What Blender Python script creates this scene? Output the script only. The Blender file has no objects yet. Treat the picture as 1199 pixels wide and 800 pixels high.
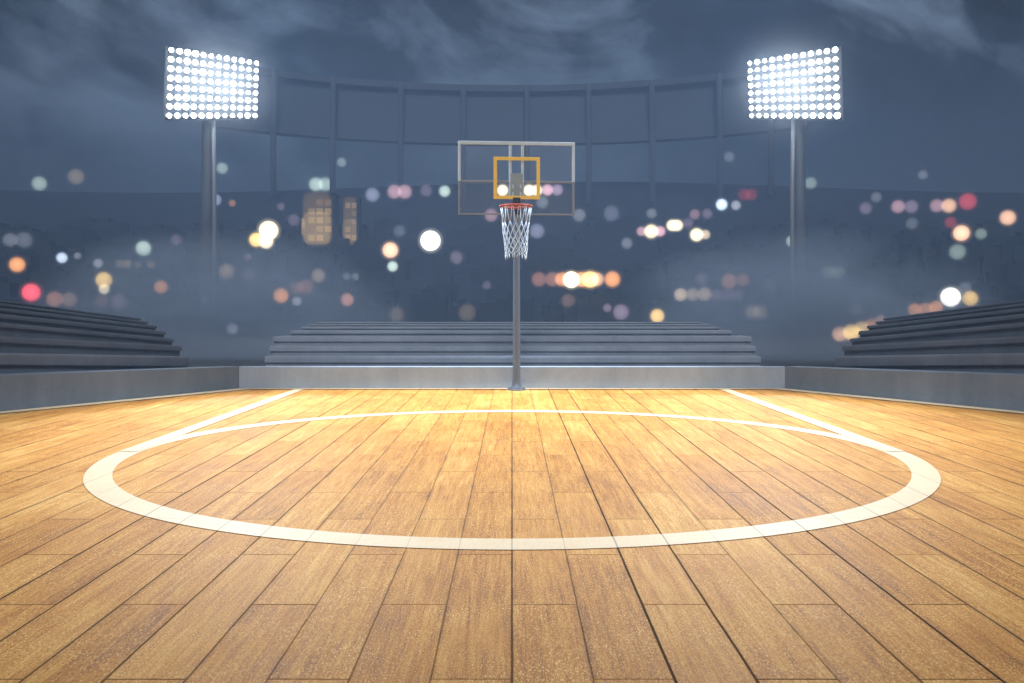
import bpy, bmesh, math, random
from mathutils import Vector, Matrix
random.seed(7)
C = bpy.context.scene.collection
CAM_H = 1.4; F = 1130.0; CX = 599.5; HY = 358.0
def at(px, py, Y):            # metres for a sight line measured on the photograph and a distance
    return Vector(((px-CX)/F*Y, Y, CAM_H+(HY-py)/F*Y))

# ------------------------------------------------------------------ tags
def tag(o, label=None, cat=None, group=None, kind=None):
    if label: o['label'] = label
    if cat: o['category'] = cat
    if group: o['group'] = group
    if kind: o['kind'] = kind
    return o
def empty(name, loc=(0, 0, 0), rz=0):
    o = bpy.data.objects.new(name, None); C.objects.link(o)
    o.location = loc; o.rotation_euler = (0, 0, rz); o.empty_display_size = .2
    return o
def obj(name, bm, m, parent=None, smooth=False):
    bmesh.ops.recalc_face_normals(bm, faces=bm.faces)
    me = bpy.data.meshes.new(name); bm.to_mesh(me); bm.free()
    if smooth:
        for p in me.polygons: p.use_smooth = True
    if m: me.materials.append(m)
    o = bpy.data.objects.new(name, me); C.objects.link(o)
    if parent: o.parent = parent
    return o

# ------------------------------------------------------------------ mesh helpers
def box(bm, x0, x1, y0, y1, z0, z1, bev=0):
    b = bmesh.new()
    v = [b.verts.new((x, y, z)) for x in (x0, x1) for y in (y0, y1) for z in (z0, z1)]
    for f in ((0,1,3,2),(4,6,7,5),(0,4,5,1),(2,3,7,6),(0,2,6,4),(1,5,7,3)):
        b.faces.new([v[i] for i in f])
    if bev: bmesh.ops.bevel(b, geom=b.edges[:], offset=bev, segments=2, affect='EDGES', profile=.5)
    bmesh.ops.recalc_face_normals(b, faces=b.faces)
    me = bpy.data.meshes.new('t'); b.to_mesh(me); b.free(); bm.from_mesh(me); bpy.data.meshes.remove(me)
def lathe(bm, prof, seg=32, cx=0, cy=0):
    rings = []
    for r, z in prof:
        rings.append([bm.verts.new((cx+r*math.cos(2*math.pi*i/seg), cy+r*math.sin(2*math.pi*i/seg), z)) for i in range(seg)])
    for a, b in zip(rings, rings[1:]):
        for i in range(seg):
            bm.faces.new((a[i], a[(i+1) % seg], b[(i+1) % seg], b[i]))
    bm.faces.new(rings[0][::-1]); bm.faces.new(rings[-1])
def tube(bm, pts, r, seg=6, closed=False):
    pts = [Vector(p) for p in pts]; n = len(pts); rings = []
    for i, p in enumerate(pts):
        a = pts[(i-1) % n] if (closed or i > 0) else p
        b = pts[(i+1) % n] if (closed or i < n-1) else p
        d = (b-a).normalized()
        up = Vector((0, 0, 1)) if abs(d.z) < .95 else Vector((1, 0, 0))
        s = d.cross(up).normalized(); t = s.cross(d)
        rr = r[i] if isinstance(r, (list, tuple)) else r
        rings.append([bm.verts.new(p+rr*(math.cos(2*math.pi*k/seg)*s+math.sin(2*math.pi*k/seg)*t)) for k in range(seg)])
    m = n if closed else n-1
    for i in range(m):
        a, b = rings[i], rings[(i+1) % n]
        for k in range(seg):
            bm.faces.new((a[k], a[(k+1) % seg], b[(k+1) % seg], b[k]))
    if not closed:
        bm.faces.new(rings[0][::-1]); bm.faces.new(rings[-1])
def prism(bm, poly_a, poly_b):
    a = [bm.verts.new(p) for p in poly_a]; b = [bm.verts.new(p) for p in poly_b]; n = len(a)
    for i in range(n):
        bm.faces.new((a[i], a[(i+1) % n], b[(i+1) % n], b[i]))
    bm.faces.new(a[::-1]); bm.faces.new(b)

# ------------------------------------------------------------------ node helper
class NT:
    def __init__(s, name):
        s.m = bpy.data.materials.new(name); s.m.use_nodes = True; s.t = s.m.node_tree; s.t.nodes.clear()
        s.out = s.t.nodes.new('ShaderNodeOutputMaterial')
    def n(s, typ, **kw):
        nd = s.t.nodes.new(typ)
        for k, v in kw.items(): setattr(nd, k, v)
        return nd
    def l(s, a, b): s.t.links.new(a, b)
    def set(s, sock, v):
        if hasattr(v, 'is_output') or isinstance(v, bpy.types.NodeSocket): s.l(v, sock)
        else: sock.default_value = v
    def math(s, op, a, b=None, c=None, clamp=False):
        nd = s.n('ShaderNodeMath', operation=op); nd.use_clamp = clamp
        s.set(nd.inputs[0], a)
        if b is not None: s.set(nd.inputs[1], b)
        if c is not None: s.set(nd.inputs[2], c)
        return nd.outputs[0]
    def comb(s, x, y, z):
        nd = s.n('ShaderNodeCombineXYZ')
        for i, v in enumerate((x, y, z)): s.set(nd.inputs[i], v)
        return nd.outputs[0]
    def noise(s, vec, scale, detail=3, rough=.5, dist=0):
        nd = s.n('ShaderNodeTexNoise')
        if vec is not None: s.l(vec, nd.inputs['Vector'])
        nd.inputs['Scale'].default_value = scale; nd.inputs['Detail'].default_value = detail
        nd.inputs['Roughness'].default_value = rough; nd.inputs['Distortion'].default_value = dist
        return nd.outputs['Fac']
    def mapr(s, v, a, b, c=0., d=1., kind='LINEAR'):
        nd = s.n('ShaderNodeMapRange', interpolation_type=kind)
        s.set(nd.inputs[0], v)
        for i, q in enumerate((a, b, c, d)): nd.inputs[i+1].default_value = q
        return nd.outputs[0]
    def mix(s, f, a, b, bl='MIX'):
        nd = s.n('ShaderNodeMix', data_type='RGBA', blend_type=bl)
        s.set(nd.inputs[0], f); s.set(nd.inputs[6], a); s.set(nd.inputs[7], b)
        return nd.outputs[2]
    def ramp(s, v, stops):
        nd = s.n('ShaderNodeValToRGB'); s.l(v, nd.inputs[0]); e = nd.color_ramp.elements
        while len(e) < len(stops): e.new(.5)
        for k, (p, c) in enumerate(stops): e[k].position = p; e[k].color = (*c, 1)
        return nd.outputs[0]
    def pos(s): return s.n('ShaderNodeNewGeometry').outputs['Position']
    def bsdf(s, col, rough, metal=0., bump=None, bstr=.2, bdist=.01, spec=.5):
        b = s.n('ShaderNodeBsdfPrincipled')
        s.set(b.inputs['Base Color'], col); s.set(b.inputs['Roughness'], rough); b.inputs['Metallic'].default_value = metal
        b.inputs['Specular IOR Level'].default_value = spec
        if bump is not None:
            bp = s.n('ShaderNodeBump'); bp.inputs['Strength'].default_value = bstr; bp.inputs['Distance'].default_value = bdist
            s.l(bump, bp.inputs['Height']); s.l(bp.outputs[0], b.inputs['Normal'])
        s.l(b.outputs[0], s.out.inputs['Surface'])
        return b
def c4(r, g, b): return (r, g, b, 1)

def simple(name, col, rough, metal=0, var=.15, scale=8, bstr=.15):
    t = NT(name); p = t.pos(); nz = t.noise(p, scale, 5, .6)
    dark = tuple(x*(1-var) for x in col); lite = tuple(min(1, x*(1+var)) for x in col)
    t.bsdf(t.mix(nz, c4(*dark), c4(*lite)), t.mapr(nz, .3, .7, rough*.85, min(1, rough*1.15)), metal, t.noise(p, scale*12, 3), bstr, .002)
    return t.m
def concrete(name, lo, hi):
    t = NT(name); p = t.pos()
    sc = t.n('ShaderNodeSeparateXYZ'); t.l(p, sc.inputs[0])
    big = t.noise(p, .9, 6, .62, .4); fine = t.noise(p, 22, 6, .7)
    streak = t.noise(t.comb(t.math('MULTIPLY', sc.outputs[0], 3.2), t.math('MULTIPLY', sc.outputs[1], 3.2), t.math('MULTIPLY', sc.outputs[2], .5)), 1.6, 5, .6)
    k = t.math('ADD', t.math('MULTIPLY', big, .5), t.math('ADD', t.math('MULTIPLY', fine, .22), t.math('MULTIPLY', streak, .28)))
    col = t.ramp(k, [(.33, lo), (.5, tuple((a+b)/2 for a, b in zip(lo, hi))), (.66, hi)])
    spots = t.mapr(t.noise(p, 55, 2, .5), .66, .74, 0, .35)
    col = t.mix(spots, col, c4(*[x*.45 for x in lo]))
    t.bsdf(col, t.mapr(fine, .3, .7, .65, .92), 0, t.math('ADD', fine, t.math('MULTIPLY', spots, -1.5)), .35, .006, .3)
    return t.m

# ------------------------------------------------------------------ wood floor and painted lines
PW, PL, PY0 = .305, 1.81, 4.52
def plank_fields(t):
    p = t.pos(); s = t.n('ShaderNodeSeparateXYZ'); t.l(p, s.inputs[0]); x, y = s.outputs[0], s.outputs[1]
    u = t.math('DIVIDE', x, PW); col = t.math('FLOOR', u); fu = t.math('SUBTRACT', u, col)
    par = t.math('ABSOLUTE', t.math('MODULO', col, 2.0))
    v = t.math('ADD', t.math('DIVIDE', t.math('SUBTRACT', y, PY0), PL), t.math('MULTIPLY', par, .5))
    row = t.math('FLOOR', v); fv = t.math('SUBTRACT', v, row)
    wn = t.n('ShaderNodeTexWhiteNoise', noise_dimensions='3D'); t.l(t.comb(col, row, 3.3), wn.inputs['Vector'])
    rnd = wn.outputs['Value']
    wc = t.n('ShaderNodeTexWhiteNoise', noise_dimensions='3D'); t.l(wn.outputs['Color'], wc.inputs['Vector']); rnd2 = wc.outputs['Value']
    # distance to the long seam and to the end joint, in metres
    cr = t.math('ROUND', u)
    wl = t.n('ShaderNodeTexWhiteNoise', noise_dimensions='1D'); t.l(cr, wl.inputs['W'])
    wob = t.math('MULTIPLY', t.math('SUBTRACT', t.noise(t.comb(t.math('MULTIPLY', cr, 5.1), t.math('MULTIPLY', y, 2.2), 0.), 1., 3), .5), .006)
    dl = t.math('ABSOLUTE', t.math('ADD', t.math('MULTIPLY', t.math('SUBTRACT', u, cr), PW), wob))
    de = t.math('MULTIPLY', t.math('ABSOLUTE', t.math('SUBTRACT', v, t.math('ROUND', v))), PL)
    wl2 = t.mapr(wl.outputs['Value'], 0, 1, .0016, .0050)
    seam = t.math('SUBTRACT', 1., t.math('DIVIDE', t.math('SUBTRACT', dl, wl2), .0022, clamp=True), clamp=True)
    end = t.math('SUBTRACT', 1., t.math('DIVIDE', t.math('SUBTRACT', de, .0030), .004, clamp=True), clamp=True)
    end = t.math('MULTIPLY', end, t.mapr(rnd2, 0, 1, .35, .9))
    seam = t.math('MULTIPLY', seam, t.mapr(wl.outputs['Value'], 0, 1, .45, 1.))
    gap = t.math('MAXIMUM', seam, end)
    # soft stain beside the seam
    soft = t.math('MULTIPLY', t.math('SUBTRACT', 1., t.math('DIVIDE', dl, .028, clamp=True), clamp=True), t.mapr(t.noise(p, 3., 3), .4, .7, 0, .55))
    return p, x, y, col, row, rnd, rnd2, gap, soft
def wood_mat():
    t = NT('court_wood'); p, x, y, col, row, rnd, rnd2, gap, soft = plank_fields(t)
    off = t.math('MULTIPLY', rnd, 37.)
    gx = t.math('ADD', x, off)
    g1 = t.noise(t.comb(t.math('MULTIPLY', gx, 16.), t.math('MULTIPLY', y, .9), off), 1.0, 6, .62, .8)      # cathedral grain
    g2 = t.noise(t.comb(t.math('MULTIPLY', gx, 75.), t.math('MULTIPLY', y, 2.2), off), 1.0, 5, .7)           # fine streaks
    pore = t.noise(t.comb(t.math('MULTIPLY', gx, 170.), t.math('MULTIPLY', y, 60.), off), 1.0, 3, .6, .5)      # short flecks
    cloud = t.noise(t.comb(t.math('MULTIPLY', x, 1.3), t.math('MULTIPLY', y, .5), 0.), 1., 5, .6, .6)
    k = t.math('ADD', t.math('MULTIPLY', g1, .30), t.math('ADD', t.math('MULTIPLY', g2, .42), t.math('MULTIPLY', cloud, .28)))
    k = t.math('ADD', k, t.math('MULTIPLY', t.math('SUBTRACT', rnd, .5), .065))
    c = t.ramp(k, [(.36, (.24, .082, .007)), (.46, (.46, .182, .020)), (.55, (.60, .285, .054)), (.68, (.80, .50, .165))])
    warm = t.mix(t.mapr(rnd2, 0, 1, 0, .22), c, t.mix(1., c, c4(1.03, .91, .70), 'MULTIPLY'))
    fl = t.mapr(pore, .54, .64, 0, .85)
    fl = t.math('MULTIPLY', fl, t.mapr(t.noise(p, 2.1, 4), .35, .65, .45, 1.))
    c = t.mix(fl, warm, c4(.92, .60, .22))
    dk = t.mapr(pore, .44, .34, 0, .6)
    c = t.mix(dk, c, c4(.16, .055, .008))
    c = t.mix(soft, c, c4(.16, .065, .02))
    c = t.mix(t.math('MULTIPLY', gap, .93), c, c4(.018, .008, .004))
    h = t.math('SUBTRACT', t.math('ADD', t.math('MULTIPLY', pore, .35), t.math('MULTIPLY', g2, .25)), t.math('MULTIPLY', gap, 2.5))
    rg = t.math('ADD', t.mapr(t.math('ADD', g2, cloud), .7, 1.3, .56, .68), t.math('MULTIPLY', gap, .4), clamp=True)
    b = t.bsdf(c, rg, 0, h, .6, .005, .10); b.inputs['Sheen Weight'].default_value = .0; b.inputs['Sheen Roughness'].default_value = .45; b.inputs['Sheen Tint'].default_value = c4(1, .95, .86)
    return t.m
def paint_mat(name, base):
    t = NT(name); p, x, y, col, row, rnd, rnd2, gap, soft = plank_fields(t)
    g2 = t.noise(t.comb(t.math('MULTIPLY', x, 70.), t.math('MULTIPLY', y, 6.), rnd), 1., 5, .7)
    wear = t.mapr(t.noise(p, 5, 6, .65), .5, .72, 0, .30)
    c = t.mix(t.mapr(g2, .35, .7, 0, .35), c4(*base), c4(base[0]*.86, base[1]*.76, base[2]*.6))
    c = t.mix(wear, c, c4(base[0]*.85, base[1]*.68, base[2]*.45))
    c = t.mix(t.mapr(rnd, 0, 1, 0, .16), c, c4(base[0]*.8, base[1]*.65, base[2]*.45))
    c = t.mix(t.math('MULTIPLY', gap, .62), c, c4(.12, .06, .03))
    h = t.math('SUBTRACT', t.math('MULTIPLY', g2, .3), t.math('MULTIPLY', gap, 2.))
    t.bsdf(c, .55, 0, h, .3, .003, .22)
    return t.m
M = {}
M['wood'] = wood_mat()
M['paint'] = paint_mat('line_paint', (.74, .58, .36))
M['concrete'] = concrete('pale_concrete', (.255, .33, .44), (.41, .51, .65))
M['concrete_shaded'] = concrete('shaded_concrete', (.105, .14, .185), (.195, .24, .30))  # same concrete, darker: shade on the side walls put into the colour
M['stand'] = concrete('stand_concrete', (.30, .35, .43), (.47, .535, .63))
M['stand_shaded'] = concrete('shaded_stand_concrete', (.12, .145, .19), (.21, .245, .30))  # shade of the side bleachers painted into the concrete tone
M['white_metal'] = simple('white_painted_metal', (.50, .61, .68), .45, .1)
M['dull_metal'] = simple('dull_dimmed_metal', (.20, .215, .235), .55, .2)
M['plate'] = simple('green_grey_steel', (.26, .32, .32), .5, .3)
M['gold'] = simple('yellow_paint', (.88, .58, .07), .45, 0, .2, 14)
M['rim'] = simple('red_orange_metal', (.30, .045, .015), .4, .1, .3, 30)
M['net'] = simple('white_cord', (.52, .62, .71), .8, 0, .1, 60)
M['pole'] = simple('dark_grey_steel', (.12, .15, .19), .38, .15, .2, 6)
M['black'] = simple('black_steel', (.02, .02, .022), .5, .2)
M['tower'] = simple('galvanised_tower_steel', (.22, .25, .29), .6, .3, .2, .8)
M['housing'] = simple('lamp_housing_grey', (.45, .48, .52), .5, .2, .1, 3)
M['roof_steel'] = simple('far_roof_steel', (.10, .13, .18), .8, 0, .25, .15)
M['hill'] = simple('dark_hillside', (.013, .017, .024), .95, 0, .2, .05)
M['ground'] = simple('dark_ground', (.05, .055, .06), .95, 0, .4, .2)
M['city'] = simple('far_city_walls', (.013, .017, .024), .9, 0, .2, .12)
def glass_mat():
    t = NT('board_glass'); b = t.bsdf(c4(.93, .97, 1.), .03, 0)
    b.inputs['Alpha'].default_value = .015; b.inputs['Specular IOR Level'].default_value = .4
    return t.m
M['glass'] = glass_mat()
def emit(name, col, s):
    t = NT(name); e = t.n('ShaderNodeEmission'); e.inputs[0].default_value = c4(*col); e.inputs[1].default_value = s
    t.l(e.outputs[0], t.out.inputs['Surface']); return t.m
M['lamp'] = emit('floodlight_lens', (.93, .97, 1.), 38.)

# ------------------------------------------------------------------ ground, floor
bm = bmesh.new()
v = [bm.verts.new(p) for p in ((-250, -18, -.02), (250, -18, -.02), (250, 172, -.02), (-250, 172, -.02))]; bm.faces.new(v)
tag(obj('ground', bm, M['ground']), kind='structure')

CORN = Vector((-4.58, 16.2, 0)); D = Vector((-2.136, -3.54, 0)).normalized(); N = Vector((-.857, .517, 0)).normalized()
WL = 12.0
far = CORN + D*WL
bm = bmesh.new()
pts = [(-far.x+1.5, -4), (-far.x+.1, far.y), (-CORN.x+.1, CORN.y+.1), (CORN.x-.1, CORN.y+.1), (far.x-.1, far.y), (far.x-1.5, -4)]
a = [(x, y, 0) for x, y in pts]; b = [(x, y, -.015) for x, y in pts]
prism(bm, a, b)
tag(obj('court_floor', bm, M['wood']), kind='structure')

# painted lines: sheets 4 mm above the boards
def sheet(name, polys):
    bm = bmesh.new()
    for q in polys: bm.faces.new([bm.verts.new(p) for p in q])
    o = obj(name, bm, M['paint']); tag(o, kind='structure'); return o
RO, RI = 3.70, 3.437
ZC = (1582/287.0 + 1582/121.5)/2 ; ZC = 1582/286.5 + RO
n = 160
sheet('circle_line', [[((3.755 if r == RO else 3.545)*math.cos(t), ZC+r*math.sin(t), .004) for r, t in
      ((RI, 2*math.pi*i/n), (RO, 2*math.pi*i/n), (RO, 2*math.pi*(i+1)/n), (RI, 2*math.pi*(i+1)/n))] for i in range(n)])
for s in (-1, 1):
    sheet('lane_line', [[(s*3.575, ZC, .008), (s*3.755, ZC, .008), (s*3.63, 16.06, .008), (s*3.46, 16.06, .008)]])
bl = []
for s in (-1, 1):
    p0 = CORN - N*.004; p1 = CORN + D*(WL-.2); q0 = CORN - N*.24; q1 = p1 - N*.24
    bl.append([(s*-p0.x*-1 if 0 else s*-p0.x, p0.y, .012), (s*-p1.x, p1.y, .012), (s*-q1.x, q1.y, .012), (s*-q0.x, q0.y, .012)])
    sheet('boundary_line', [bl[-1]])
sheet('boundary_line', [[(-4.5, 16.19, .016), (4.5, 16.19, .016), (4.5, 16.08, .016), (-4.5, 16.08, .016)]])

# ------------------------------------------------------------------ barrier walls
def wall_profile(bm, A, B, nrm, za, zb, th, bev=.006):
    def prof(P, z):
        return [P+Vector((0, 0, -.01)), P+Vector((0, 0, z-bev)), P+nrm*bev+Vector((0, 0, z)), P+nrm*(th-bev)+Vector((0, 0, z)), P+nrm*th+Vector((0, 0, z-bev)), P+nrm*th+Vector((0, 0, -.01))]
    prism(bm, prof(A, za), prof(B, zb))
bm = bmesh.new(); wall_profile(bm, Vector((-4.58, 16.2, 0)), Vector((4.58, 16.2, 0)), Vector((0, 1, 0)), .375, .375, .16)
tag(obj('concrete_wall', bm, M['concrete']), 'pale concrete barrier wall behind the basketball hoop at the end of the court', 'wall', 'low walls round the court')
for s in (-1, 1):
    def mir(v): return Vector((s*-v.x, v.y, v.z))
    bm = bmesh.new()
    A = CORN - D*.0; B = CORN + D*WL
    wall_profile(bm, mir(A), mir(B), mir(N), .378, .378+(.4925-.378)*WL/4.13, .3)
    tag(obj('concrete_wall', bm, M['concrete_shaded']), 'shaded angled concrete barrier wall in front of the %s side bleacher' % ('left' if s == 1 else 'right'), 'wall', 'low walls round the court')

# ------------------------------------------------------------------ bleachers
def tier_bm(A, B, nrm, za, zb, dep, nose):
    bm = bmesh.new()
    def prof(P, z):
        r = min(.04, nose*.5); sl = nose; out = [P+nrm*.055+Vector((0, 0, -.01)), P+nrm*.055+Vector((0, 0, z-sl)), P+Vector((0, 0, z-sl))]  # riser set back under the nose, shaped to give each step a shadow band
        for k in range(6):
            a = math.pi/2*k/5
            out.append(P + nrm*(r*.55*(1-math.cos(a))) + Vector((0, 0, z-r+r*math.sin(a))))
        out.append(P+nrm*dep+Vector((0, 0, z-.004))); out.append(P+nrm*dep+Vector((0, 0, -.01)))
        return out
    prism(bm, prof(A, za), prof(B, zb))
    return bm
ctr = [(310, 891, 417.5, 17.5), (315.5, 885, 405.5, 18.3), (320, 880, 394.3, 19.1), (339.5, 857, 387.3, 19.9), (353, 842, 383, 20.7), (361, 832, 380, 21.5), (368, 824, 377.6, 22.3)]
root = empty('concrete_bleacher', (0, 17.5, 0))
tag(root, 'long grey concrete bleacher of stepped tiers directly behind the hoop', 'bleacher', 'stepped bleachers round the court')
pz = .3
for i, (xa, xb, py, Y) in enumerate(ctr):
    A, B = at(xa, py, Y), at(xb, py, Y); z = A.z; A.z = B.z = 0
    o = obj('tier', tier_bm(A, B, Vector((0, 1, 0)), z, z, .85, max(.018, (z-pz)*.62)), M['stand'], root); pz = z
    o.location = (0, -17.5, 0)
    for p in o.data.polygons: p.use_smooth = False
side = [(221, 417.9, 413.6), (213, 405, 393.8), (204, 396.6, 378.2), (194, 388, 367.5), (184, 381.6, 360.5), (174, 376.8, 355), (165, 373, 351)]
for s in (-1, 1):
    root = empty('concrete_bleacher', (s*6, 16.5, 0))
    tag(root, 'shaded stepped concrete bleacher on the %s side rising toward the frame edge' % ('left' if s == 1 else 'right'), 'bleacher', 'stepped bleachers round the court')
    root.location = (-s*6, 16.5, 0)
    pe = .3
    for k, (px, pa, p0) in enumerate(side):
        P0 = CORN + N*(.55+.8*k)
        def hit(px):
            m = (px-CX)/F; t = (m*P0.y-P0.x)/(D.x-m*D.y); return P0+D*t, t
        A, ta = hit(px); B, tb = hit(0)
        za = CAM_H+(HY-pa)/F*A.y; zb = CAM_H+(HY-p0)/F*B.y
        te = WL-1.5; E = P0+D*te; ze = za+(zb-za)*(te-ta)/(tb-ta)
        bm = tier_bm(Vector((-s*-A.x if s < 0 else A.x, A.y, 0)) if 0 else Vector((s*A.x, A.y, 0)), Vector((s*E.x, E.y, 0)), Vector((s*N.x, N.y, 0)), za, ze, .85, max(.03, (za-pe)*.62))
        pe = za
        o = obj('tier', bm, M['stand_shaded'], root); o.location = (s*6, -16.5, 0)

# ------------------------------------------------------------------ basketball hoop
HX = .075
hoop = empty('basketball_hoop', (HX, 16.0, 0))
tag(hoop, 'basketball hoop with clear board, gold square, red rim and white net on a grey pole', 'basketball hoop')
bm = bmesh.new()
lathe(bm, [(.105, 0), (.105, .03), (.082, .06), (.070, .12), (.064, .2), (.052, 3.0), (.05, 3.02)], 28)
obj('pole', bm, M['pole'], hoop, True)
bm = bmesh.new(); lathe(bm, [(.15, 0.0), (.15, .018), (.145, .022)], 28)
fl = obj('base_plate', bm, M['pole'], hoop)
for k in range(6):
    a = k*math.pi/3; bm = bmesh.new(); lathe(bm, [(.014, .022), (.014, .045), (.008, .05)], 6, .127*math.cos(a), .127*math.sin(a))
    obj('bolt', bm, M['dull_metal'], fl)
# board frame of reference: yawed a little so its left edge is nearer
bd = empty('backboard', (0, -.42, 0), math.radians(5)); bd.parent = hoop
zb0, zt = 2.863, 4.045; hw = .945
zc, zm = 3.155, 3.405
bm = bmesh.new(); box(bm, -hw+.02, hw-.02, -.006, .006, zb0+.015, zt-.02, .002); obj('glass_pane', bm, M['glass'], bd)
bm = bmesh.new()
box(bm, -hw, hw, -.020, .020, zt-.052, zt, .004)
box(bm, -hw, -hw+.042, -.018, .018, zm, zt-.054, .003); box(bm, hw-.042, hw, -.018, .018, zm, zt-.054, .003)
obj('frame', bm, M['white_metal'], bd)
bm = bmesh.new()
box(bm, -hw+.004, -hw+.034, -.016, .016, zb0+.026, zm-.002, .003); box(bm, hw-.034, hw-.004, -.016, .016, zb0+.026, zm-.002, .003)  # lower frame in a dimmer tone: fog fade painted into the metal
box(bm, -hw+.004, hw-.004, -.016, .016, zb0, zb0+.024, .003)
tag(obj('lower_frame', bm, M['dull_metal'], bd), 'dull lower part of the frame, dimmed by a painted fog fade')
for x in (-.1, .1):
    bm = bmesh.new(); box(bm, x-.021, x+.021, .024, .054, 3.13, zt-.056, .003); obj('upright_bar', bm, M['white_metal'], bd)
bm = bmesh.new(); box(bm, -hw+.04, hw-.04, .026, .050, zm-.016, zm+.016, .003)
obj('cross_bar', bm, M['dull_metal'], bd)
bm = bmesh.new(); box(bm, -.103, .103, -.022, -.010, zc-.03, 3.53, .003)
pl = obj('mounting_plate', bm, M['plate'], bd)
for x in (-.062, .062):
    for z in (3.20, 3.32):
        bm = bmesh.new(); box(bm, x-.009, x+.009, -.030, -.0225, z-.03, z+.03, .003); obj('bolt_slot', bm, M['white_metal'], pl)
bm = bmesh.new(); q = .375; z0, z1 = 3.115, 3.795; w = .055
box(bm, -q, q, -.036, -.0305, z1-w, z1, .002); box(bm, -q, q, -.036, -.0305, z0, z0+w, .002)
box(bm, -q, -q+w, -.036, -.0305, z0+w, z1-w, .001); box(bm, q-w, q, -.036, -.0305, z0+w, z1-w, .001)
obj('target_square', bm, M['gold'], bd)
RX, RY, RZ = -.015, -.80, 2.965
bm = bmesh.new(); box(bm, -.05, .05, -.39, -.045, 2.93, 3.0, .006); box(bm, -.06, .06, -.47, -.44, 2.87, 3.14, .004)
obj('support_arm', bm, M['black'], hoop)
bm = bmesh.new(); rr = .245
tube(bm, [(RX+rr*math.cos(t), RY+rr*math.sin(t), RZ) for t in [2*math.pi*i/48 for i in range(48)]], .019, 10, True)
box(bm, -.07, .07, RY+rr-.01, -.47, RZ-.018, RZ+.012, .004)
rim = obj('rim', bm, M['rim'], hoop, False)
bm = bmesh.new()
NS = 14; LEN = .80
def net_r(t):   # t 0..1 down
    return .245*(1-t)**1.0*.0 + (.247 - .085*t**.8 - .0*t)
def npt(a, t, wob=0):
    r = net_r(t) + .006*math.sin(5*a+9*t)
    return Vector((RX+r*math.cos(a)+.012*t*math.sin(3*a), RY+r*math.sin(a), RZ-.01-LEN*t*(1+.03*math.sin(2*a+1))))
lev = [.0, .30, .44, .56, .67, .77, .86, .93]
da = 2*math.pi/NS
R0 = .0042
for i in range(NS):
    a = i*da
    # long loop pair hanging straight from each hook, then diamonds
    tube(bm, [npt(a-.06, 0), npt(a-.10, .15), npt(a-da*.5*.85, .30)], R0, 5)
    tube(bm, [npt(a+.06, 0), npt(a+.10, .15), npt(a+da*.5*.85, .30)], R0, 5)
    for d in (-1, 1):
        ps = []
        for k, t in enumerate(lev[1:]):
            aa = a + d*da*.5*((k) + 1)
            if k: 
                tm = (t+lev[k])/2; ps.append(npt(aa-d*da*.25+.02*random.uniform(-1, 1), tm+.006))
            ps.append(npt(aa+.03*random.uniform(-1, 1), t+.008*random.uniform(-1, 1)))
        tube(bm, ps, R0, 5)
        e = ps[-1]; 
    tube(bm, [npt(a, .93), npt(a+.05, .98), npt(a+.02, 1.0+.02*random.random())], R0*1.4, 5)
    tube(bm, [npt(a, 0)+Vector((0, 0, .02)), npt(a, .0)+Vector((0, 0, -.02))], .009, 5)
obj('net', bm, M['net'], rim, True)

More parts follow.
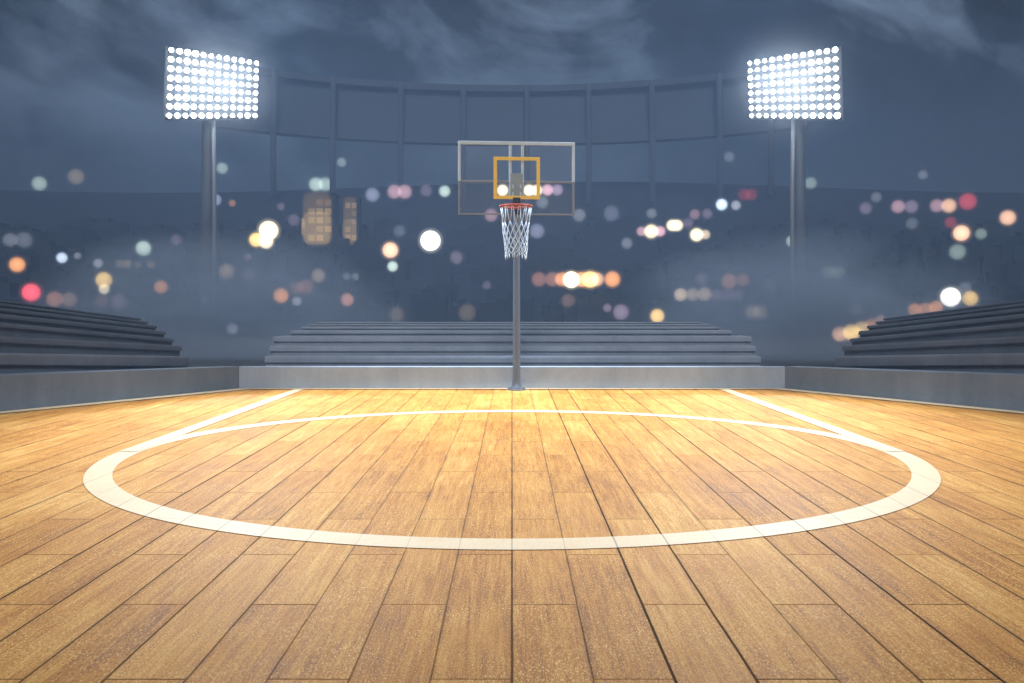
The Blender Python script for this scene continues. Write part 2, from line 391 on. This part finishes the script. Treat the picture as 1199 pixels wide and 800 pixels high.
# ------------------------------------------------------------------ floodlight towers
def hill_z(Y):
    if Y <= 52: return 0.
    q = min(Y, 150.)
    return max(0., (q-55)/.55/F*q*1.0 + .2 - 0.0) if q > 55 else 0.
def tower(s):
    # s=1 left, -1 right (mirror image)
    YL, YR = 68., 72.
    def m(v): return Vector((v.x if s == 1 else -v.x-20.5/F*v.y, v.y, v.z))
    TL, TR, BL, BR = at(200.5, 58.5, YL), at(300.5, 74, YR), at(198, 135.6, YL), at(298.5, 135.6, YR)
    def q(u, w): return m((TL*(1-u)+TR*u)*(1-w)+(BL*(1-u)+BR*u)*w)
    base = at(243, 358, 71.); base.z = 1.2; base = m(base)
    t = empty('floodlight_tower', base)
    tag(t, 'tall floodlight tower with a lit grid of white lamps at the %s' % ('left' if s == 1 else 'right'), 'floodlight', 'floodlight towers beyond the court')
    inv = Matrix.Translation(-base)
    def add(name, bm, mt, par=t, sm=False):
        bm.transform(inv); return obj(name, bm, mt, par, sm)
    nrm = (q(1, 0)-q(0, 0)).cross(q(0, 1)-q(0, 0)).normalized()
    if nrm.y > 0: nrm = -nrm
    # back panel
    c = (q(0, 0)+q(1, 1))/2
    def ex(u, w): return q(u, w)
    e = .045
    bm = bmesh.new()
    # shallow rails, one behind every row, and end posts
    for r in range(8):
        w = r/7
        tube(bm, [q(-.04, w)-nrm*.22, q(1.04, w)-nrm*.22], .09, 6)
    for u in (-.03, .25, .5, .75, 1.03):
        tube(bm, [q(u, -.06)-nrm*.34, q(u, 1.06)-nrm*.34], .10, 6)
    add('lamp_rack', bm, M['housing'])
    # sheet metal back of the rack
    bm = bmesh.new()
    A = [q(-.04, -.06), q(1.04, -.06), q(1.04, 1.06), q(-.04, 1.06)]
    prism(bm, [p-nrm*.46 for p in A], [p-nrm*.52 for p in A])
    add('back_panel', bm, M['housing'])
    # pole: a stout tapered mast under the middle of the rack and a paler tube added beside it as its lit side
    top = q(.49, .55)-nrm*1.05
    bm = bmesh.new()
    bx = base.x
    tube(bm, [Vector((bx, 71., .5)), Vector((bx+(top.x-bx)*.25, 71., 10)), Vector((top.x, top.y+.3, 17.5)), Vector((top.x, top.y+.3, top.z+1.5))], [.58, .5, .40, .36], 20)
    add('mast', bm, M['tower'], t, True)
    bm = bmesh.new(); sx = -s*-.62
    tube(bm, [Vector((bx+s*.62, 70.6, .5)), Vector((bx+(top.x-bx)*.25+s*.60, 70.6, 10)), Vector((top.x+s*.42, top.y-.1, 17.5))], [.16, .16, .15], 12)
    add('lit_side_tube', bm, M['housing'], t, True)
    for z in (.3, .7):
        bm = bmesh.new(); p = q(.49, z); tube(bm, [p-nrm*.5, Vector((top.x, top.y+.3, p.z))], .12, 8)
        add('bracket', bm, M['tower'])
    # lamps: a proto then copies
    bm = bmesh.new(); bmesh.ops.create_uvsphere(bm, u_segments=16, v_segments=8, radius=.155)
    sm = obj('lamp', bm, M['lamp'], t, True); hm = None
    bm = bmesh.new()
    lathe(bm, [(.06, -.22), (.13, -.18), (.19, -.04), (.205, .0)], 16)
    rot = Vector((0, 0, 1)).rotation_difference(nrm).to_matrix().to_4x4(); bm.transform(rot)
    hs = obj('housing', bm, M['housing'], sm, True)
    for r in range(8):
        for k in range(12):
            sz = random.choice((.9, 1, 1, 1.05, 1.2)); u = k/11
            # nearer columns stand a little wider
            p = q(u, r/7)-base
            if r == 0 and k == 0: o, h = sm, hs
            else:
                o = sm.copy(); C.objects.link(o); o.parent = t
                h = hs.copy(); C.objects.link(h); h.parent = o
            o.location = p; o.scale = (sz*(1.12-.2*u),)*3
    sc = q(.5, .5) + nrm*5.0
    ld = bpy.data.lights.new('floodlight_beam', 'SPOT'); ld.energy = 20000; ld.color = (.86, .93, 1.); ld.spot_size = math.radians(46); ld.spot_blend = .9; ld.shadow_soft_size = .9
    lo = bpy.data.objects.new('floodlight_beam', ld); C.objects.link(lo); lo.location = sc-base; lo.parent = t
    d = Vector((0, 12, 0)) - sc; lo.rotation_euler = d.to_track_quat('-Z', 'Y').to_euler()
tower(1); tower(-1)
def mist(s):  # denser mist ball added round each rack to make its lamps bloom
    t = NT('bloom_mist'); tcn = t.n('ShaderNodeTexCoord'); gr = t.n('ShaderNodeTexGradient', gradient_type='SPHERICAL'); t.l(tcn.outputs['Object'], gr.inputs[0])
    pv = t.n('ShaderNodeVolumePrincipled'); pv.inputs['Color'].default_value = c4(.85, .93, 1.)
    t.l(t.math('MULTIPLY', t.math('POWER', gr.outputs['Fac'], 1.6), .095), pv.inputs['Density']); t.l(pv.outputs[0], t.out.inputs['Volume'])
    bm = bmesh.new(); bmesh.ops.create_uvsphere(bm, u_segments=32, v_segments=16, radius=1)
    o = obj('mist', bm, t.m); c = at(249.5, 99, 70); o.location = (c.x if s == 1 else -c.x-20.5/F*70, c.y, c.z); o.scale = (6.2, 5, 5.6); tag(o, kind='stuff')
mist(1); mist(-1)

# ------------------------------------------------------------------ hillside, city, stadium roof
def hz(x, Y):
    if Y < 57: return 0
    q = min(Y, 152.)
    h = (q-57)/.55/F*q - 3.0
    if Y > 152: h -= (Y-152)*.12
    h += .9*math.sin(x*.045+1)*math.sin(Y*.05)*min(1, (Y-57)/30)
    return max(0, h)
bm = bmesh.new(); NX, NY = 90, 60; g = []
for j in range(NY+1):
    Y = 55+(170-55)*j/NY; row = []
    for i in range(NX+1):
        x = -230+460*i/NX; row.append(bm.verts.new((x, Y, hz(x, Y)-.01 if Y > 57 else -.03)))
    g.append(row)
for j in range(NY):
    for i in range(NX): bm.faces.new((g[j][i], g[j][i+1], g[j+1][i+1], g[j+1][i]))
tag(obj('hillside', bm, M['hill'], None, True), kind='structure')
bm = bmesh.new()
for k in range(520):
    Y = random.uniform(76, 126); x = random.uniform(-.75, .75)*Y
    w, d, h = random.uniform(1.5, 4.5), random.uniform(1.5, 4), random.uniform(.8, 2.0)
    z = hz(x, Y)
    box(bm, x-w/2, x+w/2, Y-d/2, Y+d/2, z-2, z+h)
    box(bm, x-w*.2, x+w*.1, Y-d*.2, Y+d*.2, z+h, z+h+.5)
tag(obj('city_blocks', bm, M['city']), 'dim far-off mass of hillside city buildings in the mist', 'city', None, 'stuff')

RC, RR = 80., 60.
ring = empty('stadium_roof', (0, 140, 20))
tag(ring, 'dim curved stadium roof rim high in the mist above the city', 'stadium roof')
inv = Matrix.Translation((0, -140, -20))
def rp(ph, r, z): return Vector((r*math.sin(ph), RC+r*math.cos(ph), z))
A0 = math.radians(40)
def band(r0, r1, z0, z1, n=48):
    bm = bmesh.new()
    P = [[rp(-A0+2*A0*i/n, r, z) for r, z in ((r0, z0), (r1, z0), (r1, z1), (r0, z1))] for i in range(n+1)]
    V = [[bm.verts.new(p) for p in q] for q in P]
    for a, b in zip(V, V[1:]):
        for k in range(4): bm.faces.new((a[k], a[(k+1) % 4], b[(k+1) % 4], b[k]))
    bm.faces.new(V[0]); bm.faces.new(V[-1][::-1]); bm.transform(inv); return bm
obj('roof_band', band(60.6, 61.4, 25.6, 32.4), M['roof_steel'], ring)
obj('top_rail', band(59.6, 61.8, 32.4, 33.3), M['roof_steel'], ring)
obj('bottom_rail', band(59.8, 61.8, 24.8, 25.6), M['roof_steel'], ring)
for px in (318, 388, 468, 542, 617, 690, 765, 845, 905):
    m = (px-CX)/F; ph = 0
    for _ in range(30): ph = math.asin(max(-1, min(1, m*(RC+RR*math.cos(ph))/RR)))
    bm = bmesh.new()
    tube(bm, [rp(ph, 59.2, 16), rp(ph, 59.4, 22), rp(ph, 59.2, 27), rp(ph, 58.9, 31), rp(ph, 58.7, 33.0)], [.42, .42, .42, .42, .42], 8)
    bm.transform(inv); obj('rib', bm, M['roof_steel'], ring, True)

# two lit blocks on the hillside
BALLS = []
def block(px0, px1, pyt, pyb, Y, nx, nz, wmat, lab, glows):
    a, b = at(px0, pyt, Y), at(px1, pyb, Y); cx = (a.x+b.x)/2; w = b.x-a.x; h = a.z-b.z; z0 = min(b.z, hz(cx, Y))-1
    r = empty('apartment_block', (cx, Y, z0)); tag(r, lab, 'building', 'lit apartment blocks on the hillside')
    bm = bmesh.new(); box(bm, -w/2-.25, w/2+.25, 0, w, 0, a.z+.3-z0); obj('wall', bm, M['city'], r)
    bm = bmesh.new(); box(bm, -w/2-.35, w/2+.35, -.1, w+.1, a.z+.3-z0, a.z+.55-z0); obj('roof', bm, M['city'], r)
    cw, ch = w/nx, h/nz
    pm = None
    for i in range(nx):
        for j in range(nz):
            if random.random() < .12: continue
            bm = bmesh.new(); box(bm, -cw*.40, cw*.40, -.06, -.004, -ch*.34, ch*.34)
            o = obj('window', bm, random.choice(wmat), r); o.location = (-w/2+cw*(i+.5), 0, b.z-z0+ch*(j+.5))
    for dz, sz, st in glows:  # self-glowing boxes added in front to paint the blurred window light
        t = NT('amber_glow'); e = t.n('ShaderNodeEmission'); e.inputs[0].default_value = (1, .66, .30, 1); e.inputs[1].default_value = st/w
        t.l(e.outputs[0], t.out.inputs['Volume'])
        bm = bmesh.new(); box(bm, -1, 1, -1, 1, -1, 1, .42)
        o = obj('glow_box', bm, t.m, r); o.location = (0, -w*.55, b.z-z0+h*dz); o.scale = (w*.56, w*.5, h*sz)
WY = [emit('window_glow_a', (1., .68, .30), .26), emit('window_glow_b', (1., .72, .36), .2), emit('window_glow_c', (1., .62, .28), .14)]
WD = [emit('window_glow_d', (1., .66, .38), .2), emit('window_glow_e', (.8, .6, .5), .12)]
block(360, 389, 232, 284, 112, 3, 5, WY, 'taller apartment block with rows of bright yellow lit windows', ((.5, .6, .13), (.30, .36, .26)))
block(404, 418, 236, 283, 114, 2, 5, WD, 'narrow apartment block with dim amber windows beside the taller lit one', ((.5, .6, .13), (.25, .3, .14)))

# ------------------------------------------------------------------ city lights: self-glowing balls paint the blurred discs of far lamps
COL = dict(white=(1., .97, .90), cream=(1., .86, .58), yellow=(1., .66, .22), orange=(1., .42, .15), peach=(1., .58, .36), red=(1., .10, .14),
           pink=(.85, .50, .58), rust=(.62, .28, .20), mauve=(.50, .38, .52), lavender=(.55, .58, .82), green=(.60, .76, .68), tan=(.78, .60, .42),
           grey=(.62, .66, .76), blue=(.66, .80, 1.), brown=(.45, .28, .22))
LIGHTS = [
# px, py, r, colour, strength, label
(46,215,8,'green',.55,'pale green light high at far left over the misty city'),
(89,207,9,'tan',.22,'faint tan light just right of the high pale green one at far left'),
(260,197,6.5,'green',.45,'small green light close beside the left floodlight mast, highest there'),
(252.5,234,6.5,'lavender',.5,'lavender light touching the left floodlight mast below a green one'),
(272,238,4,'orange',.3,'tiny dim orange light right of the lavender one by the left mast'),
(20,310,8.5,'orange',1.0,'orange light at the far left edge above the red one'),
(72.5,302,6,'blue',.95,'crisp blue white light above the left bleacher'),
(90.6,299.5,4,'grey',.3,'tiny grey light right of the crisp blue white one'),
(115,308.6,5.5,'grey',.5,'small grey light above and left of the yellow orange pair'),
(140,309,5,'tan',.22,'first faint tan light of the short row left of the pale green light'),
(149,309,5,'tan',.3,'brightest faint tan light in the short row below the pale green light'),
(161,310,4,'tan',.2,'third faint tan light of the short row under the pale green light'),
(177,310,4.5,'tan',.26,'last faint tan light of the short row, right of the pale green light'),
(168,291,8.5,'green',.95,'bright pale green white light midway between left edge and left mast'),
(36.5,342.5,10,'red',1.3,'vivid red light just above the left bleacher'),
(64,350.6,9,'rust',.7,'dim orange brown light next to the vivid red one'),
(81,351,8.5,'brown',.6,'dull brown light right of the orange brown one over the left bleacher'),
(121.7,328,9,'yellow',1.5,'bright yellow orange light over the left bleacher'),
(122,338.5,6,'cream',1.2,'small cream light directly under the bright yellow orange one'),
(119,352.6,8,'brown',.35,'very dim brown light low over the left bleacher top'),
(139,353.5,9,'mauve',.42,'dim mauve light low beside the very dim brown one'),
(188.4,336,7.5,'orange',.85,'lone deep orange light left of the left mast, low down'),
(246.5,334,7,'rust',.45,'dim rust light at the foot of the left mast'),
(265.5,318,9,'tan',.42,'tan light right of the left mast foot'),
(240,351,5,'mauve',.25,'tiny mauve light just under the left mast foot'),
(272,385,6.5,'lavender',.55,'pale lavender light low in the gap left of the rear bleacher'),
(206.5,281,6.5,'mauve',.22,'faint mauve light between the pale green light and the left mast'),
(290.5,301,4.5,'mauve',.3,'tiny mauve light below the bright cream trio'),
(28,281,9,'grey',.2,'faint grey smear of light at the far left above the orange one'),
(12,281,8,'grey',.24,'faint grey light touching the far left edge'),
(314.5,270,11,'cream',2.2,'large bright cream light, topmost of the cream trio'),
(300,281,8,'yellow',1.7,'yellow light at lower left of the cream trio'),
(311.5,283,8,'cream',1.9,'yellow cream light at lower right of the cream trio'),
(370,216,8,'green',.75,'pale green light on the roof of the yellow lit block'),
(381,216,8,'green',.6,'dimmer pale green light right on the yellow lit block roof'),
(400,190,5.5,'green',.3,'faint green light high above the two lit blocks'),
(436,228,8,'lavender',.45,'violet light right of the two lit blocks'),
(461.7,224.6,8,'pink',.6,'left one of the pink pair left of the backboard'),
(474,224.6,8,'pink',.62,'right one of the pink pair left of the backboard'),
(499,223,7,'mauve',.25,'faint mauve light between the pink pair and the green white one'),
(520.7,224,6.5,'green',.8,'green white light just left of the backboard'),
(575,252,7.5,'pink',.42,'pinkish light seen at the bottom edge of the backboard'),
(457,293,9,'peach',1.5,'bright peach light left of the brightest white one'),
(459.7,312,6,'green',.95,'small green white light right under the bright peach one'),
(504,282,11.5,'white',3.2,'brightest round white light left of the net'),
(534.5,301.7,7.5,'mauve',.3,'faint mauve light between the brightest white light and the pole'),
(468,270.6,7,'blue',.14,'very faint blue light above the bright peach one'),
(372.6,323,8,'tan',.4,'tan light below the yellow lit block'),
(347,337,8,'rust',.4,'left half of the dim red brown smudge under the lit block'),
(358,336,9,'rust',.42,'right half of the dim red brown smudge under the lit block'),
(329,346,8.5,'orange',1.25,'bright orange light above the left end of the rear bleacher'),
(347.6,352.6,5.5,'grey',.7,'small white grey light right of the bright orange one over the rear bleacher'),
(406.5,351,7.5,'rust',.85,'reddish light low over the rear bleacher left of centre'),
(406,324,4.5,'grey',.2,'left one of two tiny faint grey lights above the reddish one'),
(416,324,4.5,'grey',.2,'right one of two tiny faint grey lights above the reddish one'),
(570,334,5,'mauve',.2,'faint mauve light close left of the hoop pole'),
(344,257.7,7,'mauve',.22,'faint mauve light between the cream trio and the yellow lit block'),
(329,242,4.5,'mauve',.22,'tiny mauve light above the cream trio'),
(291.5,322,7.5,'mauve',.2,'faint mauve light right of the tan one by the left mast'),
(464,368,9,'tan',.14,'very faint tan smudge just above the rear bleacher left of the pole'),
(547,366,10,'tan',.14,'very faint tan smudge above the rear bleacher beside the pole'),
(588.5,223,6.5,'cream',1.5,'bright cream light seen through the left side of the gold square'),
(619.5,223,6.5,'cream',1.6,'bright cream light seen through the right side of the gold square'),
(628.5,223,6.5,'cream',1.2,'cream light behind the right bar of the gold square'),
(641,222.5,6.5,'pink',.9,'pink light seen through the glass right of the gold square'),
(652.5,222.5,6.5,'mauve',.75,'mauve light seen through the glass nearest its right edge'),
(635,237,7,'grey',.25,'faint grey light under the bright row behind the glass'),
(628.8,270.7,8.5,'lavender',.4,'pale lavender light right of the net'),
(678,252,7.5,'grey',.28,'faint grey light at the lower right corner of the backboard'),
(734,285,6.5,'grey',.28,'faint grey light left of the cream cluster, slightly lower'),
(751,271,5.5,'pink',.7,'small pinkish light at the left end of the cream cluster'),
(762.5,271,8,'cream',1.3,'cream light in the middle of the three touching right of centre'),
(773,271,6,'pink',.85,'pinkish light at the right of the three touching right of centre'),
(763,250,6,'grey',.25,'faint grey light above the three touching ones'),
(787,264,6.5,'cream',1.3,'left half of the oval cream light above the cluster gap'),
(793,264,6.5,'cream',1.3,'right half of the oval cream light above the cluster gap'),
(805.6,261.5,6,'mauve',.25,'faint mauve light right of the oval cream light'),
(815.7,275,7.5,'cream',1.5,'round cream light left of the small tan one, right of the oval'),
(826,274.7,5.5,'tan',.8,'small tan light touching the round cream one'),
(813.4,251,6,'pink',.3,'faint pink light above the round cream one'),
(828,250.5,6,'mauve',.28,'faint mauve light above the small tan one'),
(845,239.6,6.5,'blue',1.3,'crisp blue white light left of the right mast'),
(861.7,240.5,5.5,'grey',.6,'small grey light right of the crisp blue white one near the right mast'),
(871,228,7,'red',.16,'faint red smudge above the crisp blue white light near the right mast'),
(880,228,7,'red',.16,'faint red smudge nearer the right mast'),
(853.7,183.8,6,'grey',.18,'faint grey light high left of the right mast'),
(716,250,9,'lavender',.2,'faint lavender light right of the backboard'),
(631,327,8.5,'rust',.5,'leftmost dim rust light in the orange row right of the pole'),
(647,327,8.5,'rust',.55,'second dim rust light in the orange row right of the pole'),
(658,327,8,'orange',.8,'orange light just left of the brightest in the orange row'),
(669,327.6,9.5,'cream',3.0,'brightest cream yellow light in the orange row right of the pole'),
(681,327.3,8.5,'orange',1.3,'orange light just right of the brightest in the orange row'),
(691,327.3,9.5,'yellow',1.8,'golden yellow light in the orange row'),
(699,327,8,'peach',.8,'peach light ending the joined part of the orange row'),
(717,327,9,'orange',.95,'separate orange light at the right end of the orange row'),
(665,352,8,'brown',.3,'faint brown light below the orange row'),
(711,360.7,5,'mauve',.4,'tiny mauve light above the rear bleacher right of the pole'),
(727,365.6,9,'mauve',.55,'dim mauve light resting above the rear bleacher, right of the tiny one'),
(769.7,370,8,'yellow',1.3,'orange yellow light just above the rear bleacher right of centre'),
(797,345,7.5,'tan',.85,'left one of the tan row over the right end of the rear bleacher'),
(811,345,7.5,'tan',.65,'middle one of the tan row over the right end of the rear bleacher'),
(825,344.6,8,'tan',.75,'right one of the tan row over the right end of the rear bleacher'),
(839,346,7,'mauve',.32,'dim mauve light following the tan row'),
(852,346,7,'mauve',.28,'second dim mauve light following the tan row'),
(864,346,7,'mauve',.24,'last dim mauve light following the tan row'),
(853.7,329.6,9,'rust',.75,'rust orange light above the tan row, left one'),
(870,328,7.5,'rust',.5,'rust orange light above the tan row, dimmer right one'),
(821,327,7,'mauve',.22,'faint mauve light above the tan row'),
(881,365.6,8,'tan',.6,'left half of the tan oval right of the rear bleacher'),
(890,365.6,8,'tan',.65,'right half of the tan oval right of the rear bleacher'),
(949,214.5,7,'green',.35,'soft green light right of the right mast, highest there'),
(937,235.5,5.5,'grey',.5,'small grey light on the right mast'),
(927,282.6,6.5,'green',.7,'pale green light low on the right mast'),
(1013.6,244,7,'mauve',.3,'faint mauve light between the right mast and the pink pair'),
(1026,231,6,'grey',.2,'faint grey light left above the pink pair'),
(1051.6,242,7.5,'pink',.55,'pink light, left one of the pair at far right'),
(1067,242,7.5,'mauve',.42,'mauve light, right one of the pair at far right'),
(1080.6,205,5.5,'grey',.2,'faint grey light high at far right'),
(1097,241,7.5,'pink',.5,'dim pink light left of the peach and red pair'),
(1111,241,8,'peach',.8,'peach light between dim pink and rosy red lights'),
(1133,236,9.5,'red',.55,'rosy red light high at far right'),
(1180,255,8.5,'peach',.95,'peach light nearest the far right edge'),
(1113,260.5,6.5,'red',.25,'faint red light above the big peach one'),
(1125.7,273,9,'peach',1.4,'big bright peach light under the rosy red one'),
(1148.7,274,6.5,'green',.35,'faint green light right of the big bright peach one'),
(1121,295,9,'green',.42,'grey green light under the big bright peach one'),
(1068,262,7,'grey',.16,'very faint grey light under the mauve of the pair'),
(970,319.4,8,'green',.22,'left half of the faint green oval right of the right mast'),
(981,319.4,8,'green',.22,'right half of the faint green oval right of the right mast'),
(901.5,334,8,'mauve',.16,'faint mauve light left of the right mast foot'),
(1002,362.5,7.5,'grey',.55,'whitish light in the gap above the right bleacher steps'),
(1113,348,11,'white',3.2,'brilliant white light on the right bleacher skyline'),
(1136,349.6,8.5,'yellow',1.0,'amber light beside the brilliant white one on the right skyline'),
(1130,337,7,'grey',.2,'faint grey light above the amber one'),
(1071,363,7.5,'orange',.8,'left orange glow on the right bleacher skyline'),
(1084,362,7.5,'orange',.75,'middle orange glow on the right bleacher skyline'),
(1096,360,7.5,'orange',.9,'right orange glow touching the brilliant white one below'),
(983.5,391,8.5,'peach',1.6,'peach light at the left end of the fiery glow by the right bleacher steps'),
(997,389,9.5,'yellow',3.0,'fiery yellow light behind the right bleacher steps'),
(1009,384,8,'yellow',2.0,'golden light behind the right bleacher steps, one step up'),
(1020,379,6.5,'orange',1.2,'orange light behind the right bleacher steps, two steps up'),
(1031,374,5.5,'peach',1.0,'small peach light behind the top of the right bleacher steps'),
]
bm = bmesh.new(); bmesh.ops.create_uvsphere(bm, u_segments=24, v_segments=14, radius=1)
for f in bm.faces: f.smooth = True
BALL = bpy.data.meshes.new('city_light'); bm.to_mesh(BALL); bm.free()
HAZE = .0043
cache = {}
def glow(col, s, r):
    t = NT('blur_glow'); e = t.n('ShaderNodeEmission'); e.inputs[0].default_value = c4(*COL[col]); e.inputs[1].default_value = s/(1.5*r)
    t.l(e.outputs[0], t.out.inputs['Volume']); return t.m
for px, py, r, col, s, lab in LIGHTS:
    Y = 58+(HY-py)*.55 if py < HY else 58-(py-HY)*.62
    Y = max(34, Y)
    p = at(px, py, Y); R = r/F*Y*1.06
    s *= .72 if s > .75 else .56; me = BALL.copy(); me.materials.append(glow(col, s*math.exp(HAZE*Y)*1.0, R))
    o = bpy.data.objects.new('city_light', me); C.objects.link(o); o.location = p; o.scale = (R,)*3
    tag(o, lab, 'city light', 'blurred city lights in the mist')
    mh = BALL.copy(); mh.materials.append(glow(col, min(s*.2, .22)*math.exp(HAZE*Y), R*1.28)); h = bpy.data.objects.new('halo', mh); C.objects.link(h); h.parent = o; h.scale = (1.28,)*3  # weak outer glow painted in to soften the disc edge

# ------------------------------------------------------------------ air
t = NT('haze_air'); pv = t.n('ShaderNodeVolumePrincipled')
pv.inputs['Color'].default_value = c4(.37, .60, 1.); pv.inputs['Density'].default_value = HAZE; pv.inputs['Anisotropy'].default_value = -.45
t.l(pv.outputs[0], t.out.inputs['Volume'])
bm = bmesh.new(); box(bm, -260, 260, -20, 176, -1.2, 34.5)
tag(obj('haze', bm, t.m), kind='stuff')

def smoke(x, y, z, sx, sy, sz, dens, seed):
    t = NT('smoke_air'); tcn = t.n('ShaderNodeTexCoord'); gr = t.n('ShaderNodeTexGradient', gradient_type='SPHERICAL'); t.l(tcn.outputs['Object'], gr.inputs[0])
    mp = t.n('ShaderNodeMapping'); mp.inputs['Location'].default_value = (seed, seed*2, 0); t.l(tcn.outputs['Object'], mp.inputs[0])
    nz = t.noise(mp.outputs[0], 1.6, 4, .55, .5)
    pv = t.n('ShaderNodeVolumePrincipled'); pv.inputs['Color'].default_value = c4(.66, .80, 1.)
    d = t.math('MULTIPLY', t.math('MULTIPLY', gr.outputs['Fac'], t.mapr(nz, .38, .66)), dens)
    t.l(d, pv.inputs['Density']); t.l(pv.outputs[0], t.out.inputs['Volume'])
    bm = bmesh.new(); bmesh.ops.create_uvsphere(bm, u_segments=24, v_segments=12, radius=1)
    o = obj('smoke', bm, t.m); o.location = (x, y, z); o.scale = (sx, sy, sz); tag(o, kind='stuff')
smoke(-8.0, 26, 1.0, 5.5, 4, 2.6, 1.0, 1.3)
smoke(8.0, 26, 1.0, 5.5, 4, 2.6, 1.0, 4.1)

# ------------------------------------------------------------------ sky
w = bpy.data.worlds.new('World'); bpy.context.scene.world = w; w.use_nodes = True
nt = w.node_tree; nt.nodes.clear()
SUN_EL, SUN_AZ = math.radians(33), math.radians(180)
class WN(NT):
    def __init__(s, t): s.t = t
q = WN(nt); out = q.n('ShaderNodeOutputWorld'); bg = q.n('ShaderNodeBackground')
tc = q.n('ShaderNodeTexCoord').outputs['Generated']
sep = q.n('ShaderNodeSeparateXYZ'); q.l(tc, sep.inputs[0])
z = sep.outputs[2]
vec = q.comb(q.math('MULTIPLY', sep.outputs[0], 1.), sep.outputs[1], q.math('MULTIPLY', z, 1.3))
n1 = q.noise(vec, 2.6, 7, .6, 1.2); n2 = q.noise(vec, 9, 5, .6, .6)
k = q.math('ADD', q.math('MULTIPLY', n1, .75), q.math('MULTIPLY', n2, .25))
cl = q.ramp(k, [(.40, (.000, .001, .003)), (.50, (.016, .028, .048)), (.63, (.19, .26, .37))])
base = q.ramp(q.mapr(z, 0, .5), [(0, (.012, .022, .040)), (.45, (.022, .038, .066)), (1, (.02, .03, .05))])
col = q.mix(q.mapr(z, .10, .26, .05, .95), base, cl)
sky = q.n('ShaderNodeTexSky'); sky.sky_type = 'NISHITA'; sky.sun_disc = False; sky.sun_elevation = math.radians(2); sky.sun_rotation = SUN_AZ
add = q.mix(1., col, q.mix(1., sky.outputs[0], (.006, .006, .006, 1), 'MULTIPLY'), 'ADD')
q.l(add, bg.inputs[0]); bg.inputs[1].default_value = 1.0
q.l(bg.outputs[0], out.inputs[0])
sd = bpy.data.lights.new('sun', 'SUN'); sd.energy = 1.25; sd.angle = math.radians(14); sd.color = (1., .97, .93)
so = bpy.data.objects.new('sun', sd); C.objects.link(so)
dv = -Vector((0, -math.cos(SUN_EL), math.sin(SUN_EL))); so.rotation_euler = dv.to_track_quat('-Z', 'Y').to_euler()
# unseen fill spots added above the far end to brighten the boards there
for sx in (-1, 1):
    ld = bpy.data.lights.new('court_fill', 'SPOT'); ld.energy = 8200; ld.color = (.80, .88, 1.); ld.spot_size = math.radians(72); ld.spot_blend = .6; ld.shadow_soft_size = .8
    lo = bpy.data.objects.new('court_fill', ld); C.objects.link(lo); lo.location = (sx*4.2, 15.9, 8.6)
    lo.rotation_euler = (Vector((sx*.8, 11.8, 0))-lo.location).to_track_quat('-Z', 'Y').to_euler()

# ------------------------------------------------------------------ camera, render
cd = bpy.data.cameras.new('camera'); cam = bpy.data.objects.new('camera', cd); C.objects.link(cam)
cam.location = (0, 0, CAM_H); cam.rotation_euler = (math.radians(90), 0, 0)
cd.sensor_width = 36; cd.lens = 36*F/1199; cd.shift_y = -(400-HY)/1199; cd.clip_end = 4000; cd.clip_start = .05
sc = bpy.context.scene; sc.camera = cam
sc.view_settings.view_transform = 'Standard'; sc.view_settings.look = 'None'; sc.view_settings.exposure = 0; sc.view_settings.gamma = 1
sc.render.engine = 'CYCLES'; sc.cycles.use_denoising = True; sc.cycles.volume_bounces = 1; sc.cycles.max_bounces = 6; sc.cycles.transparent_max_bounces = 24
sc.cycles.use_adaptive_sampling = True; sc.cycles.adaptive_threshold = .02
